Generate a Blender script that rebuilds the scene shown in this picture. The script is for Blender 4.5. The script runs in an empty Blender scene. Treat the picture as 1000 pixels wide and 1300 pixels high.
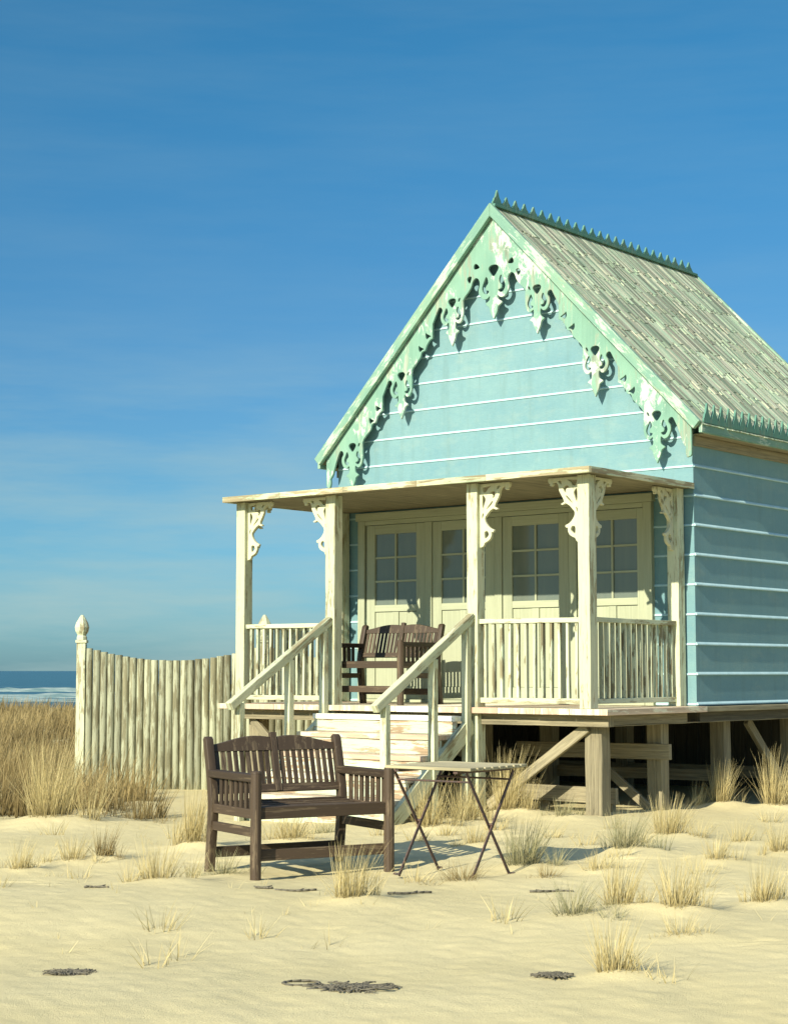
import bpy, math, random
import numpy as np
from mathutils import Vector, Matrix, Quaternion
R = math.radians
random.seed(7)
scene = bpy.context.scene
COL = scene.collection

# ------------------------------------------------------------------ node helpers
class NT:
    def __init__(self, name):
        self.m = bpy.data.materials.new(name); self.m.use_nodes = True
        self.t = self.m.node_tree; self.n = self.t.nodes; self.l = self.t.links
        self.b = self.n["Principled BSDF"]
    def add(self, typ, **kw):
        nd = self.n.new(typ)
        for k, v in kw.items():
            if k in nd.inputs.keys(): nd.inputs[k].default_value = v
            else: setattr(nd, k, v)
        return nd
    def link(self, a, b): self.l.new(a, b)
    def coord(self, kind, scale):
        if kind == 'uv': s = self.add('ShaderNodeUVMap').outputs[0]
        else: s = self.add('ShaderNodeTexCoord').outputs['Object']
        mp = self.add('ShaderNodeMapping'); mp.inputs['Scale'].default_value = scale
        self.link(s, mp.inputs[0]); return mp.outputs[0]
    def noise(self, vec, scale=1, detail=4, rough=.6, dist=0):
        nz = self.add('ShaderNodeTexNoise'); nz.inputs['Scale'].default_value = scale
        nz.inputs['Detail'].default_value = detail; nz.inputs['Roughness'].default_value = rough
        nz.inputs['Distortion'].default_value = dist
        self.link(vec, nz.inputs['Vector']); return nz.outputs['Fac']
    def ramp(self, fac, stops):
        r = self.add('ShaderNodeValToRGB'); e = r.color_ramp.elements
        while len(e) < len(stops): e.new(.5)
        for i, (p, c) in enumerate(stops):
            e[i].position = p; e[i].color = (c, c, c, 1) if isinstance(c, (int, float)) else (*c, 1)
        self.link(fac, r.inputs[0]); return r.outputs[0]
    def mix(self, fac, a, b, mode='MIX'):
        mx = self.add('ShaderNodeMix', data_type='RGBA', blend_type=mode)
        for idx, v in ((0, fac), (6, a), (7, b)):
            if hasattr(v, 'is_output'): self.link(v, mx.inputs[idx])
            elif idx == 0: mx.inputs[0].default_value = v
            else: mx.inputs[idx].default_value = (*v, 1)
        return mx.outputs[2]
    def math(self, op, a, b=None):
        mt = self.add('ShaderNodeMath', operation=op)
        for i, v in enumerate((a, b)):
            if v is None: continue
            if hasattr(v, 'is_output'): self.link(v, mt.inputs[i])
            else: mt.inputs[i].default_value = v
        return mt.outputs[0]
    def bump(self, h, strength, dist=.01):
        bp = self.add('ShaderNodeBump'); bp.inputs['Strength'].default_value = strength
        bp.inputs['Distance'].default_value = dist
        self.link(h, bp.inputs['Height']); self.link(bp.outputs[0], self.b.inputs['Normal'])
    def done(self, col, rough=.8, spec=.3):
        if hasattr(col, 'is_output'): self.link(col, self.b.inputs['Base Color'])
        else: self.b.inputs['Base Color'].default_value = (*col, 1)
        self.b.inputs['Roughness'].default_value = rough
        self.b.inputs['Specular IOR Level'].default_value = spec
        return self.m

def mul(c, f): return tuple(min(1, x * f) for x in c)

def wood(name, bare, paint=None, cover=.6, kind='uv', grain=45, along=1.6, tint=.35, rough=.8, bump=.35, peel=(3, 14), hue=None, flake=None, ages=None, crack=0):
    """weathered timber: grain along U; an old coat of paint that has flaked away in streaks"""
    k = NT(name)
    if kind == 'uv':
        v = k.coord('uv', (along, grain, 1)); v2 = k.coord('uv', (peel[0], peel[1], 1)); v3 = k.coord('uv', (1.1, 2.2, 1))
    else:
        v = k.coord('object', (grain, grain, along)); v2 = k.coord('object', (peel[1], peel[1], peel[0])); v3 = k.coord('object', (1.5, 1.5, 1.1))
    g = k.noise(v, 1, 5, .65, .3)
    col = k.mix(k.ramp(g, [(.3, 0), (.7, 1)]), mul(bare, .45), mul(bare, 1.25))
    big = k.noise(v3, 1, 3)
    col = k.mix(k.ramp(big, [(.35, 0), (.65, .35)]), col, mul(bare, .6))
    if paint:
        p = k.noise(v2, 1, 6, .7, .4)
        s = k.math('ADD', k.math('MULTIPLY', p, .75), k.math('MULTIPLY', g, .3))
        s = k.math('ADD', s, k.math('MULTIPLY', k.math('SUBTRACT', big, .5), .5))
        t = .525 + (cover - .5) * .42
        mask = k.ramp(s, [(t - .015, 1), (t + .02, 0)])
        pc = k.mix(k.ramp(g, [(.25, 0), (.6, 1)]), mul(paint, .8), paint)
        if hue:
            pc = k.mix(k.ramp(big, [(.4, 0), (.62, .8)]), pc, hue)
        col = k.mix(mask, col, pc)
        if flake:
            v4 = k.coord('uv' if kind == 'uv' else 'object', (6, 30, 1) if kind == 'uv' else (11, 11, 5)); v5 = k.coord('uv' if kind == 'uv' else 'object', (1.7, 1.7, 1.7))
            fl = k.math('ADD', k.math('MULTIPLY', k.noise(v4, 1, 6, .75, .5), .6), k.math('MULTIPLY', k.noise(v5, 1, 2), .5))
            col = k.mix(k.ramp(fl, [(.565, 0), (.60, .9)]), col, flake)
        hgt = k.math('ADD', k.math('MULTIPLY', mask, .6), k.math('MULTIPLY', g, .5))
    else: hgt = g
    if crack:
        vc = k.coord('uv', (along * 1.4, grain * 2.6, 1)) if kind == 'uv' else k.coord('object', (grain * 2.6, grain * 2.6, along * 1.4))
        ck = k.ramp(k.noise(vc, 1, 3, .7, .2), [(.60, 0), (.66, crack)])
        col = k.mix(ck, col, mul(bare, .38)); hgt = k.math('SUBTRACT', hgt, k.math('MULTIPLY', ck, .8))
    at = k.add('ShaderNodeAttribute', attribute_name='tint')
    if ages:
        col = k.mix(k.ramp(at.outputs['Fac'], [(.0, .75), (.3, .3), (.4, 0)]), col, ages[0]); col = k.mix(k.ramp(at.outputs['Fac'], [(.85, 0), (.88, .7)]), col, ages[1])
    f = k.math('ADD', k.math('MULTIPLY', at.outputs['Fac'], tint), 1 - tint * .55)
    cb = k.add('ShaderNodeCombineColor')
    for i in range(3): k.link(f, cb.inputs[i])
    col = k.mix(1.0, col, cb.outputs[0], 'MULTIPLY')
    k.bump(hgt, bump, .006)
    return k.done(col, rough)

M = {}
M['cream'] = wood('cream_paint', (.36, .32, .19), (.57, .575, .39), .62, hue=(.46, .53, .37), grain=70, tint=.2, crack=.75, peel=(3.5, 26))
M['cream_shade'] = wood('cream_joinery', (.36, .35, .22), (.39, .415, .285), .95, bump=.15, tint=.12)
M['baluster'] = wood('baluster_wood', (.27, .24, .14), (.53, .545, .38), .56, tint=.45, hue=(.46, .54, .38), grain=60, crack=.6)
M['plank'] = wood('deck_plank', (.62, .47, .33), (.66, .62, .46), .5, tint=.35, grain=30, ages=((.68, .46, .33), (.78, .77, .66)), crack=.4)
M['riser'] = wood('riser_paint', (.40, .29, .18), (.50, .52, .39), .56, tint=.3, peel=(2, 22), hue=(.50, .58, .43), crack=.5)
M['timber'] = wood('old_timber', (.31, .27, .17), tint=.35, grain=42, bump=.7, crack=.7)
M['pole'] = wood('fence_pole', (.22, .205, .12), (.36, .37, .25), .52, tint=.5, grain=44, peel=(2.5, 26), bump=.6, crack=.7)
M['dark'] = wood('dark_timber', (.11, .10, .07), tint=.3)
M['bench'] = wood('bench_wood', (.13, .095, .058), (.060, .041, .026), .60, tint=.6, grain=60, rough=.6, bump=.35, peel=(4, 40))
M['tabletop'] = wood('table_wood', (.44, .39, .24), tint=.3, grain=35, crack=.4)
M['soffit'] = wood('soffit_wood', (.27, .24, .15), tint=.2, grain=20, bump=.2)
M['green'] = wood('green_trim', (.30, .37, .28), (.165, .31, .24), .66, kind='object', grain=22, along=1.2, tint=0, bump=.2, peel=(1.2, 9), hue=(.215, .37, .275), flake=(.50, .57, .48))
M['green_board'] = wood('green_board', (.29, .36, .24), (.17, .315, .245), .68, tint=.15, hue=(.235, .37, .26), grain=60, flake=(.45, .54, .42), crack=.4)
M['crest'] = wood('green_crest', (.16, .27, .20), (.10, .235, .18), .6, kind='object', tint=0, bump=.2)
M['roofedge'] = wood('porch_roof_edge', (.38, .32, .19), (.64, .63, .42), .5, tint=.4, peel=(2.0, 18), hue=(.34, .50, .32), crack=.5)
M['shingle'] = wood('roof_shingle', (.52, .51, .365), (.33, .425, .28), .52, tint=1.0, grain=70, along=4, bump=.35, peel=(3, 16))

def siding_mat():
    k = NT('blue_siding')
    a = k.noise(k.coord('object', (1.3, 1.3, 2.6)), 1, 5, .7)
    b = k.noise(k.coord('object', (30, 30, 120)), 1, 3, .6)
    c = k.noise(k.coord('object', (9, 9, 9)), 1, 6, .8)
    col = k.mix(k.ramp(a, [(.3, 0), (.7, 1)]), (.135, .262, .30), (.185, .315, .325))
    col = k.mix(k.ramp(c, [(.56, 0), (.75, .5)]), col, (.27, .37, .345))
    col = k.mix(k.ramp(b, [(.3, .25), (.6, 0)]), col, (.10, .20, .235))
    dn = k.noise(k.coord('object', (7, 7, .7)), 1, 5, .7)
    col = k.mix(k.ramp(dn, [(.50, 0), (.72, .55)]), col, (.125, .215, .215))
    en = k.noise(k.coord('object', (2.4, 2.4, 5)), 1, 6, .75)
    col = k.mix(k.ramp(en, [(.52, 0), (.66, .3)]), col, (.27, .35, .31))
    tcz = k.add('ShaderNodeTexCoord'); sz = k.add('ShaderNodeSeparateXYZ'); k.link(tcz.outputs['Object'], sz.inputs[0])
    wn = k.add('ShaderNodeTexWhiteNoise', noise_dimensions='1D'); k.link(k.math('FLOOR', k.math('DIVIDE', k.math('SUBTRACT', sz.outputs[2], 1.067), .2995)), wn.inputs['W'])
    col = k.mix(k.math('MULTIPLY', wn.outputs['Value'], .22), col, (.115, .235, .255))
    k.bump(k.math('ADD', b, k.math('MULTIPLY', c, .5)), .35, .004)
    return k.done(col, .75, .3)
M['siding'] = siding_mat()
def strip_mat():
    k = NT('white_siding_edge')
    c = k.noise(k.coord('object', (6, 6, 6)), 1, 5, .8)
    return k.done(k.mix(k.ramp(c, [(.4, 0), (.75, .6)]), (.46, .64, .66), (.26, .42, .45)), .6)
M['strip'] = strip_mat()
def glass_mat():
    k = NT('curtained_glass')
    c = k.noise(k.coord('object', (18, 18, 1.2)), 1, 2, .5)
    k.bump(k.noise(k.coord('object', (3, 3, 3)), 1, 1), .05, .01)
    return k.done(k.mix(c, (.11, .14, .12), (.16, .18, .145)), .07, .6)
M['glass'] = glass_mat()
def metal_mat():
    k = NT('rusty_iron')
    c = k.noise(k.coord('object', (40, 40, 40)), 1, 5, .7)
    col = k.mix(k.ramp(c, [(.4, 0), (.65, 1)]), (.045, .035, .035), (.12, .06, .04))
    return k.done(col, .6, .5)
M['iron'] = metal_mat()
def sand_mat():
    k = NT('beach_sand')
    a = k.noise(k.coord('object', (.5, .5, .5)), 1, 5, .6)
    b = k.noise(k.coord('object', (5, 5, 5)), 1, 7, .72)
    c = k.noise(k.coord('object', (140, 140, 140)), 1, 3, .7)
    d = k.noise(k.coord('object', (30, 30, 30)), 1, 5, .7)
    col = k.mix(k.ramp(a, [(.3, 0), (.7, 1)]), (.57, .495, .265), (.64, .565, .325))
    col = k.mix(k.ramp(c, [(.3, .45), (.6, 0)]), col, (.46, .37, .19))
    col = k.mix(k.ramp(c, [(.62, 0), (.8, .5)]), col, (.68, .60, .38))
    col = k.mix(k.ramp(b, [(.3, .15), (.5, 0)]), col, (.50, .42, .25))
    h = k.math('ADD', k.math('MULTIPLY', b, .45), k.math('MULTIPLY', d, .4))
    h = k.math('ADD', h, k.math('MULTIPLY', c, .35))
    k.bump(h, .55, .022)
    return k.done(col, .95, .15)
M['sand'] = sand_mat()
def sea_mat():
    k = NT('sea_water')
    a = k.noise(k.coord('object', (.02, .09, .05)), 1, 6, .65)
    b = k.noise(k.coord('object', (.25, .8, .3)), 1, 5, .7)
    col = k.mix(k.ramp(a, [(.35, 0), (.65, 1)]), (.02, .075, .10), (.035, .12, .14))
    k.bump(b, .5, .6)
    return k.done(col, .35, .4)
M['sea'] = sea_mat()
def foam_mat():
    k = NT('sea_foam')
    b = k.noise(k.coord('object', (.3, .5, .3)), 1, 5, .7)
    return k.done(k.mix(k.ramp(b, [(.4, 0), (.6, 1)]), (.12, .22, .21), (.36, .43, .38)), .7)
M['foam'] = foam_mat()
def grass_mat(name, c1, c2, base):
    k = NT(name)
    at = k.add('ShaderNodeAttribute', attribute_name='tint')
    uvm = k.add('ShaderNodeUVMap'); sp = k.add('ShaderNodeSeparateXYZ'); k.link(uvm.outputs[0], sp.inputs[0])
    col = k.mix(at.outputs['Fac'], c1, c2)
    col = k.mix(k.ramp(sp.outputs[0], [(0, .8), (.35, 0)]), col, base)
    k.b.inputs['Subsurface Weight'].default_value = 0
    m = k.done(col, .6, .3)
    tr = k.add('ShaderNodeBsdfTranslucent'); k.link(col, tr.inputs[0])
    ms = k.add('ShaderNodeMixShader'); ms.inputs[0].default_value = .3
    out = k.n['Material Output']; k.link(k.b.outputs[0], ms.inputs[1]); k.link(tr.outputs[0], ms.inputs[2]); k.link(ms.outputs[0], out.inputs[0])
    return m
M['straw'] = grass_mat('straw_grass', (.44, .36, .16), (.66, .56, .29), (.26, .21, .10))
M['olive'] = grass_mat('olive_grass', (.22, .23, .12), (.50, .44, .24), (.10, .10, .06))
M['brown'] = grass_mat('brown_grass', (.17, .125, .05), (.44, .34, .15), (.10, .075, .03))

# ------------------------------------------------------------------ mesh helpers
class MB:
    def __init__(s): s.v = []; s.f = []; s.uv = []; s.t = []; s.mi = []
    def face(s, idx, uv, t, mi=0): s.f.append(idx); s.uv.append(uv); s.t.append(t); s.mi.append(mi)
    def beam(s, p0, p1, w, h, up=(0, 0, 1), t=None, mi=0, w1=None, h1=None, wob=0):
        """box from p0 to p1; h along up, w sideways"""
        p0 = Vector(p0); p1 = Vector(p1); d = p1 - p0; L = d.length; d.normalize()
        up = Vector(up)
        if abs(d.dot(up)) > .98: up = Vector((0, 1, 0)) if abs(d.z) > .5 else Vector((0, 0, 1))
        x = d.cross(up).normalized(); y = x.cross(d).normalized()
        w1 = w1 or w; h1 = h1 or h; t = random.random() if t is None else t
        u0 = random.random() * 20; v0 = random.random() * 20
        n = 1 if not wob else max(2, int(L / .25)); b = len(s.v)
        for i in range(n + 1):
            f = i / n; ww = w + (w1 - w) * f; hh = h + (h1 - h) * f; c = p0 + d * (L * f)
            j = lambda: (random.uniform(-wob, wob) if wob else 0)
            for a, e in ((-1, -1), (1, -1), (1, 1), (-1, 1)):
                s.v.append(c + x * (a * ww / 2 + j()) + y * (e * hh / 2 + j()))
        per = [0, w, w + h, 2 * w + h, 2 * w + 2 * h]
        for i in range(n):
            for k in range(4):
                a = b + i * 4 + k; c2 = b + i * 4 + (k + 1) % 4
                ua = u0 + L * i / n; ub = u0 + L * (i + 1) / n
                s.face((a, c2, c2 + 4, a + 4), ((ua, v0 + per[k]), (ua, v0 + per[k + 1]), (ub, v0 + per[k + 1]), (ub, v0 + per[k])), t, mi)
        e = b + n * 4
        s.face((b + 3, b + 2, b + 1, b), ((u0, v0), (u0, v0 + w), (u0 + .05, v0 + w), (u0 + .05, v0)), t, mi)
        s.face((e, e + 1, e + 2, e + 3), ((u0, v0), (u0, v0 + w), (u0 + .05, v0 + w), (u0 + .05, v0)), t, mi)
    def box(s, x0, x1, y0, y1, z0, z1, axis=None, **k):
        d = (x1 - x0, y1 - y0, z1 - z0); ax = d.index(max(d)) if axis is None else axis
        c = ((x0 + x1) / 2, (y0 + y1) / 2, (z0 + z1) / 2)
        if ax == 0: s.beam((x0, c[1], c[2]), (x1, c[1], c[2]), d[1], d[2], (0, 0, 1), **k)
        elif ax == 1: s.beam((c[0], y0, c[2]), (c[0], y1, c[2]), d[0], d[2], (0, 0, 1), **k)
        else: s.beam((c[0], c[1], z0), (c[0], c[1], z1), d[0], d[1], (0, 1, 0), **k)
    def cyl(s, p0, p1, r, n=10, r1=None, t=None, mi=0):
        p0 = Vector(p0); p1 = Vector(p1); d = (p1 - p0); L = d.length; d.normalize(); r1 = r1 or r
        up = Vector((0, 1, 0)) if abs(d.z) > .9 else Vector((0, 0, 1))
        x = d.cross(up).normalized(); y = x.cross(d); b = len(s.v); t = random.random() if t is None else t
        u0 = random.random() * 20; v0 = random.random() * 20
        for c, rr in ((p0, r), (p1, r1)):
            for i in range(n):
                a = 2 * math.pi * i / n; s.v.append(c + x * (rr * math.cos(a)) + y * (rr * math.sin(a)))
        for i in range(n):
            j = (i + 1) % n; va = v0 + r * 6.28 * i / n; vb = v0 + r * 6.28 * (i + 1) / n
            s.face((b + i, b + j, b + n + j, b + n + i), ((u0, va), (u0, vb), (u0 + L, vb), (u0 + L, va)), t, mi)
        s.face(tuple(b + i for i in range(n))[::-1], tuple((u0, v0) for _ in range(n)), t, mi)
        s.face(tuple(b + n + i for i in range(n)), tuple((u0, v0) for _ in range(n)), t, mi)
    def lathe(s, c, prof, n=8, rot=0, t=None, mi=0):
        b = len(s.v); t = random.random() if t is None else t; v0 = random.random() * 9
        for r, z in prof:
            for i in range(n):
                a = rot + 2 * math.pi * i / n; s.v.append(Vector(c) + Vector((r * math.cos(a), r * math.sin(a), z)))
        for k in range(len(prof) - 1):
            for i in range(n):
                j = (i + 1) % n
                s.face((b + k * n + i, b + k * n + j, b + (k + 1) * n + j, b + (k + 1) * n + i),
                       ((prof[k][1], v0 + i * .03), (prof[k][1], v0 + i * .03 + .03), (prof[k + 1][1], v0 + i * .03 + .03), (prof[k + 1][1], v0 + i * .03)), t, mi)
        e = b + (len(prof) - 1) * n
        s.face(tuple(e + i for i in range(n)), tuple((0, 0) for _ in range(n)), t, mi)
        s.face(tuple(b + i for i in range(n))[::-1], tuple((0, 0) for _ in range(n)), t, mi)
    def prism(s, sec, x0, x1, axis='x', t=None, mi=0):
        """section points (p,q) swept between x0 and x1; axis x: (x,p,q); axis y: (p,y,q)"""
        b = len(s.v); t = random.random() if t is None else t; n = len(sec); u0 = random.random() * 9
        for xx in (x0, x1):
            for p, q in sec: s.v.append(Vector((xx, p, q)) if axis == 'x' else Vector((p, xx, q)))
        acc = 0
        for i in range(n):
            j = (i + 1) % n; dl = math.dist(sec[i], sec[j])
            s.face((b + i, b + j, b + n + j, b + n + i), ((u0, acc), (u0, acc + dl), (u0 + abs(x1 - x0), acc + dl), (u0 + abs(x1 - x0), acc)), t, mi); acc += dl
        s.face(tuple(b + i for i in range(n))[::-1], tuple((u0 + q * .2, p) for p, q in sec)[::-1], t, mi)
        s.face(tuple(b + n + i for i in range(n)), tuple((u0 + q * .2, p) for p, q in sec), t, mi)
    def mesh(s, name):
        me = bpy.data.meshes.new(name); me.from_pydata([tuple(v) for v in s.v], [], s.f)
        uvl = me.uv_layers.new(name='UVMap'); ca = me.attributes.new('tint', 'FLOAT', 'FACE')
        uvl.data.foreach_set('uv', [c for f in s.uv for p in f for c in p])
        ca.data.foreach_set('value', s.t); me.polygons.foreach_set('material_index', s.mi)
        return me

def fix_normals(me):
    import bmesh
    b = bmesh.new(); b.from_mesh(me); bmesh.ops.recalc_face_normals(b, faces=b.faces); b.to_mesh(me); b.free()

def obj(name, mb, mat, parent=None, bevel=.004, smooth=False, fix=True):
    me = mb.mesh(name) if isinstance(mb, MB) else mb
    if fix and isinstance(mb, MB) and len(mb.f) < 60000: fix_normals(me)
    for m in (mat if isinstance(mat, (list, tuple)) else [mat]): me.materials.append(M[m])
    o = bpy.data.objects.new(name, me); COL.objects.link(o); o.parent = parent
    if bevel:
        bv = o.modifiers.new('bevel', 'BEVEL'); bv.width = bevel; bv.segments = 2; bv.limit_method = 'ANGLE'; bv.angle_limit = R(40)
    if smooth: me.polygons.foreach_set('use_smooth', [True] * len(me.polygons))
    return o

def smooth_loop(pts, n=4, closed=True):
    """Catmull-Rom; a point given as (x, y, 1) stays a sharp corner"""
    out = []; N = len(pts)
    for i in range(N):
        p1 = pts[i]; p2 = pts[(i + 1) % N]; p0 = pts[i - 1]; p3 = pts[(i + 2) % N]
        if len(p1) > 2: p0 = p1
        if len(p2) > 2: p3 = p2
        if len(p1) > 2 and len(p2) > 2: out.append(p1[:2]); continue
        for k in range(n):
            t = k / n; q = []
            for c in (0, 1):
                a, b, d, e = p0[c], p1[c], p2[c], p3[c]
                q.append(.5 * (2 * b + (d - a) * t + (2 * a - 5 * b + 4 * d - e) * t * t + (3 * b - a - 3 * d + e) * t ** 3))
            out.append(tuple(q))
    return out

def plate(loops, thick, fn, bevel=0.0):
    """flat sawn board with holes: loops in 2-D, extruded to real thickness; fn maps (x, y, depth) to 3-D"""
    cu = bpy.data.curves.new('c', 'CURVE'); cu.dimensions = '2D'; cu.fill_mode = 'BOTH'
    cu.extrude = thick / 2 - bevel; cu.bevel_depth = bevel; cu.bevel_resolution = 1; cu.offset = -bevel
    for lp in loops:
        sp = cu.splines.new('POLY'); sp.points.add(len(lp) - 1); sp.use_cyclic_u = True
        for p, q in zip(sp.points, lp): p.co = (q[0], q[1], 0, 1)
    o = bpy.data.objects.new('c', cu); COL.objects.link(o)
    bpy.context.view_layer.update()
    dg = bpy.context.evaluated_depsgraph_get()
    me = bpy.data.meshes.new_from_object(o.evaluated_get(dg))
    bpy.data.objects.remove(o)
    for v in me.vertices: v.co = fn(*v.co)
    if Vector(fn(1, 0, 0)).cross(Vector(fn(0, 1, 0)) - Vector(fn(0, 0, 0))).dot(Vector(fn(0, 0, 1)) - Vector(fn(0, 0, 0))) < 0: pass
    fix_normals(me)
    return me

def circle(cx, cy, rx, ry=None, n=14, rot=0):
    ry = ry or rx
    return [(cx + rx * math.cos(a) * math.cos(rot) - ry * math.sin(a) * math.sin(rot), cy + rx * math.cos(a) * math.sin(rot) + ry * math.sin(a) * math.cos(rot)) for a in [2 * math.pi * i / n for i in range(n)]]

def thing(name, label, cat, loc=(0, 0, 0), rz=0, group=None):
    o = bpy.data.objects.new(name, None); COL.objects.link(o); o.location = loc; o.rotation_euler = (0, 0, rz)
    o['label'] = label; o['category'] = cat
    if group: o['group'] = group
    return o

# ------------------------------------------------------------------ the house (local frame: x along the front, y into the house)
H = thing('beach_house', 'blue wooden beach house on stilts with a cream porch and green fretwork gable', 'beach house', (.015, 17.764, 0), R(-39.11))
DZ = 1.05          # deck level
HW = 2.365; WV = 1.85; RV = 6.05
S = lambda a: 6.50 - 1.035 * abs(a)       # roof line
LINES = [1.067 + .2995 * i for i in range(16)]

# walls with their weatherboard edges
def sec_strip(out, z):   # little sloped ledge; out = outward unit (sign) from base coordinate
    return lambda base: [(base, z + .013), (base + out * .010, z + .001), (base + out * .011, z - .008), (base, z - .010)]
wall = MB()
fr = [(-HW, DZ), (HW, DZ), (HW, S(HW) - .06), (0, S(0) - .06), (-HW, S(HW) - .06)]
def flat_prism(mb, poly, y0, y1, t=.5, mi=0):
    b = len(mb.v); n = len(poly)
    for yy in (y0, y1):
        for p, q in poly: mb.v.append(Vector((p, yy, q)))
    for i in range(n):
        j = (i + 1) % n; mb.face((b + i, b + j, b + n + j, b + n + i), ((0, 0),) * 4, t, mi)
    mb.face(tuple(b + i for i in range(n))[::-1], tuple(poly)[::-1], t, mi)
    mb.face(tuple(b + n + i for i in range(n)), tuple(poly), t, mi)
flat_prism(wall, fr, WV, WV + .05)
for z in LINES:
    lim = HW if z < 4.0 else (6.44 - z) / 1.035
    if lim > .15: wall.prism(sec_strip(-1, z)(WV), -lim, lim, 'x', mi=1)
obj('front_wall', wall, ['siding', 'strip'], H, 0)
for sgn, nm in ((1, 'side_wall'), (-1, 'side_wall')):
    w = MB(); x = sgn * HW
    w.box(min(x, x - sgn * .05), max(x, x - sgn * .05), WV + .052, RV - .052, DZ, S(HW) - .07, axis=1)
    for z in LINES:
        if z < 3.8: w.prism([(x, z + .024), (x + sgn * .018, z + .004), (x + sgn * .018, z - .006), (x, z - .008)], WV + .002, RV, 'y', mi=1)
    obj(nm, w, ['siding', 'strip'], H, 0)
w = MB(); flat_prism(w, fr, RV - .05, RV)
for z in LINES:
    lim = HW if z < 4.0 else (6.44 - z) / 1.035
    if lim > .15: w.prism(sec_strip(1, z)(RV), -lim, lim, 'x', mi=1)
obj('rear_wall', w, ['siding', 'strip'], H, 0)

# roof: shingled slopes
V0, V1 = 1.70, 6.16
for sgn in (1, -1):
    rs = MB(); dl = math.hypot(1, 1.035); run = 2.55; slen = run * dl
    dx = Vector((sgn / dl, 0, -1.035 / dl)); nrm = Vector((sgn * 1.035 / dl, 0, 1 / dl))
    top = Vector((0, 0, 6.50))
    rs.beam(top + Vector((0, V0, 0)) + dx * slen / 2 - nrm * .03, top + Vector((0, V1, 0)) + dx * slen / 2 - nrm * .03, slen, .05, nrm, t=.3, mi=1)
    rows = 9; rl = slen / rows
    for r_ in range(rows):
        y = V0 - .01
        while y < V1:
            wd = random.uniform(.028, .065); y1 = min(V1 + .01, y + wd)
            st = max(0, r_ * rl - .01); en = (r_ + 1) * rl + random.uniform(.0, .22)
            th = random.uniform(.004, .007)
            a = top + Vector((0, (y + y1) / 2, 0)) + dx * st + nrm * .002
            b = top + Vector((0, (y + y1) / 2, 0)) + dx * min(en, slen + .02) + nrm * (.007 + random.uniform(0, .003))
            rs.beam(a, b, y1 - y - .002, th, nrm, h1=th * 1.1)
            y = y1
    obj('roof_slope', rs, ['shingle', 'soffit'], H, 0)
rc = MB(); rc.beam((0, V0 - .02, 6.515), (0, V1, 6.515), .09, .03, (0, 0, 1)); obj('ridge_cap', rc, 'crest', H)

# bargeboards (front and rear)
def fascia(sgn):
    return [(0, 6.535), (sgn * 2.56, 6.535 - 2.56 * 1.035), (sgn * 2.487, 6.535 - 2.56 * 1.035 - .075), (0, 6.385)]
for vv in (1.665, V1 + .03):
    for sgn in (1, -1):
        mb = MB(); p = fascia(sgn); b = 0
        L = math.dist(p[0], p[1])
        uv = [(0, 0), (L, 0), (L - .02, .105), (.1, .105)]
        for yy in (vv - .028, vv + .028):
            for q in p: mb.v.append(Vector((q[0] + sgn * .0008, yy, q[1])))
        mb.face((3, 2, 1, 0), tuple(uv[::-1]), .5); mb.face((4, 5, 6, 7), tuple(uv), .5)
        for i in range(4):
            j = (i + 1) % 4; mb.face((i, j, j + 4, i + 4), (uv[i], uv[j], (uv[j][0], uv[j][1] + .05), (uv[i][0], uv[i][1] + .05)), .6)
        obj('bargeboard', mb, 'green_board', H, .005)

# sawn fretwork under the bargeboards
PX = [.573, 1.302, 2.032]
SL = lambda a: 6.385 - 1.035 * a
half = []   # lower outline on the right, from centre tip outwards
half += [(0, 5.25), (.045, 5.32), (.060, 5.38), (.108, 5.425), (.060, 5.462), (.050, 5.51, 1), (.10, 5.478), (.165, 5.50), (.205, 5.575), (.188, 5.66), (.205, 5.715), (.245, 5.735), (.285, 5.70), (.305, 5.647), (.346, 5.592), (.395, 5.545), (.425, 5.50)]
for i, a in enumerate(PX):
    z = SL(a) - .295
    U_ = [(-.150, .02), (-.156, -.07), (-.152, -.16), (-.125, -.222), (-.085, -.238), (-.05, -.215), (-.042, -.245, 1), (-.048, -.29), (-.092, -.325), (-.055, -.352), (-.040, -.40), (0, -.485, 1), (.040, -.40), (.055, -.352), (.092, -.325), (.048, -.29), (.042, -.245, 1), (.05, -.215), (.085, -.240), (.13, -.222), (.160, -.165), (.158, -.11), (.135, -.07), (.150, -.035), (.185, -.03), (.215, -.08), (.277, -.20, 1)]
    half += [(a + p[0], z + p[1], *p[2:]) for p in U_]
    if i < 2:
        U2 = [(.277, -.365, 1), (.32, -.385), (.362, -.44), (.385, -.49), (.43, -.505), (.452, -.56), (.49, -.60), (.53, -.64), (.565, -.68)]
        half += [(a + p[0], z + p[1], *p[2:]) for p in U2]
    else:
        half[-1] = (a + .25, z - .16)
        half += [(a + .30, z - .30), (a + .335, z - .345, 1), (a + .33, z - .40), (a + .345, z - .45, 1), (a + .385, z - .44), (2.43, z - .42, 1)]
top = [(2.43, SL(2.43) + .02, 1), (0, 6.42, 1)]
right = half + top[:1]
loop = [(0, 5.25, 1)] + [p for p in right[1:]] + [(0, 6.41, 1)] + [(-p[0], *p[1:]) for p in right[1:][::-1]]
loops = [smooth_loop(loop, 4)]
def holes_at(a, z, s=1.0, sx=1):
    out = [smooth_loop([(a + q[0] * s, z + q[1] * s) for q in [(-.055, .02), (-.03, .05), (.03, .05), (.055, .02), (.03, -.025), (0, -.05), (-.03, -.025)]], 3)]
    for e in (-1, 1):
        out.append(smooth_loop([(a + e * q[0] * s, z + q[1] * s) for q in [(.078, -.045), (.058, -.10), (.085, -.135), (.082, -.165), (.050, -.175), (.065, -.198), (.100, -.195), (.125, -.15), (.108, -.095)]], 3))
    return out
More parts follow.
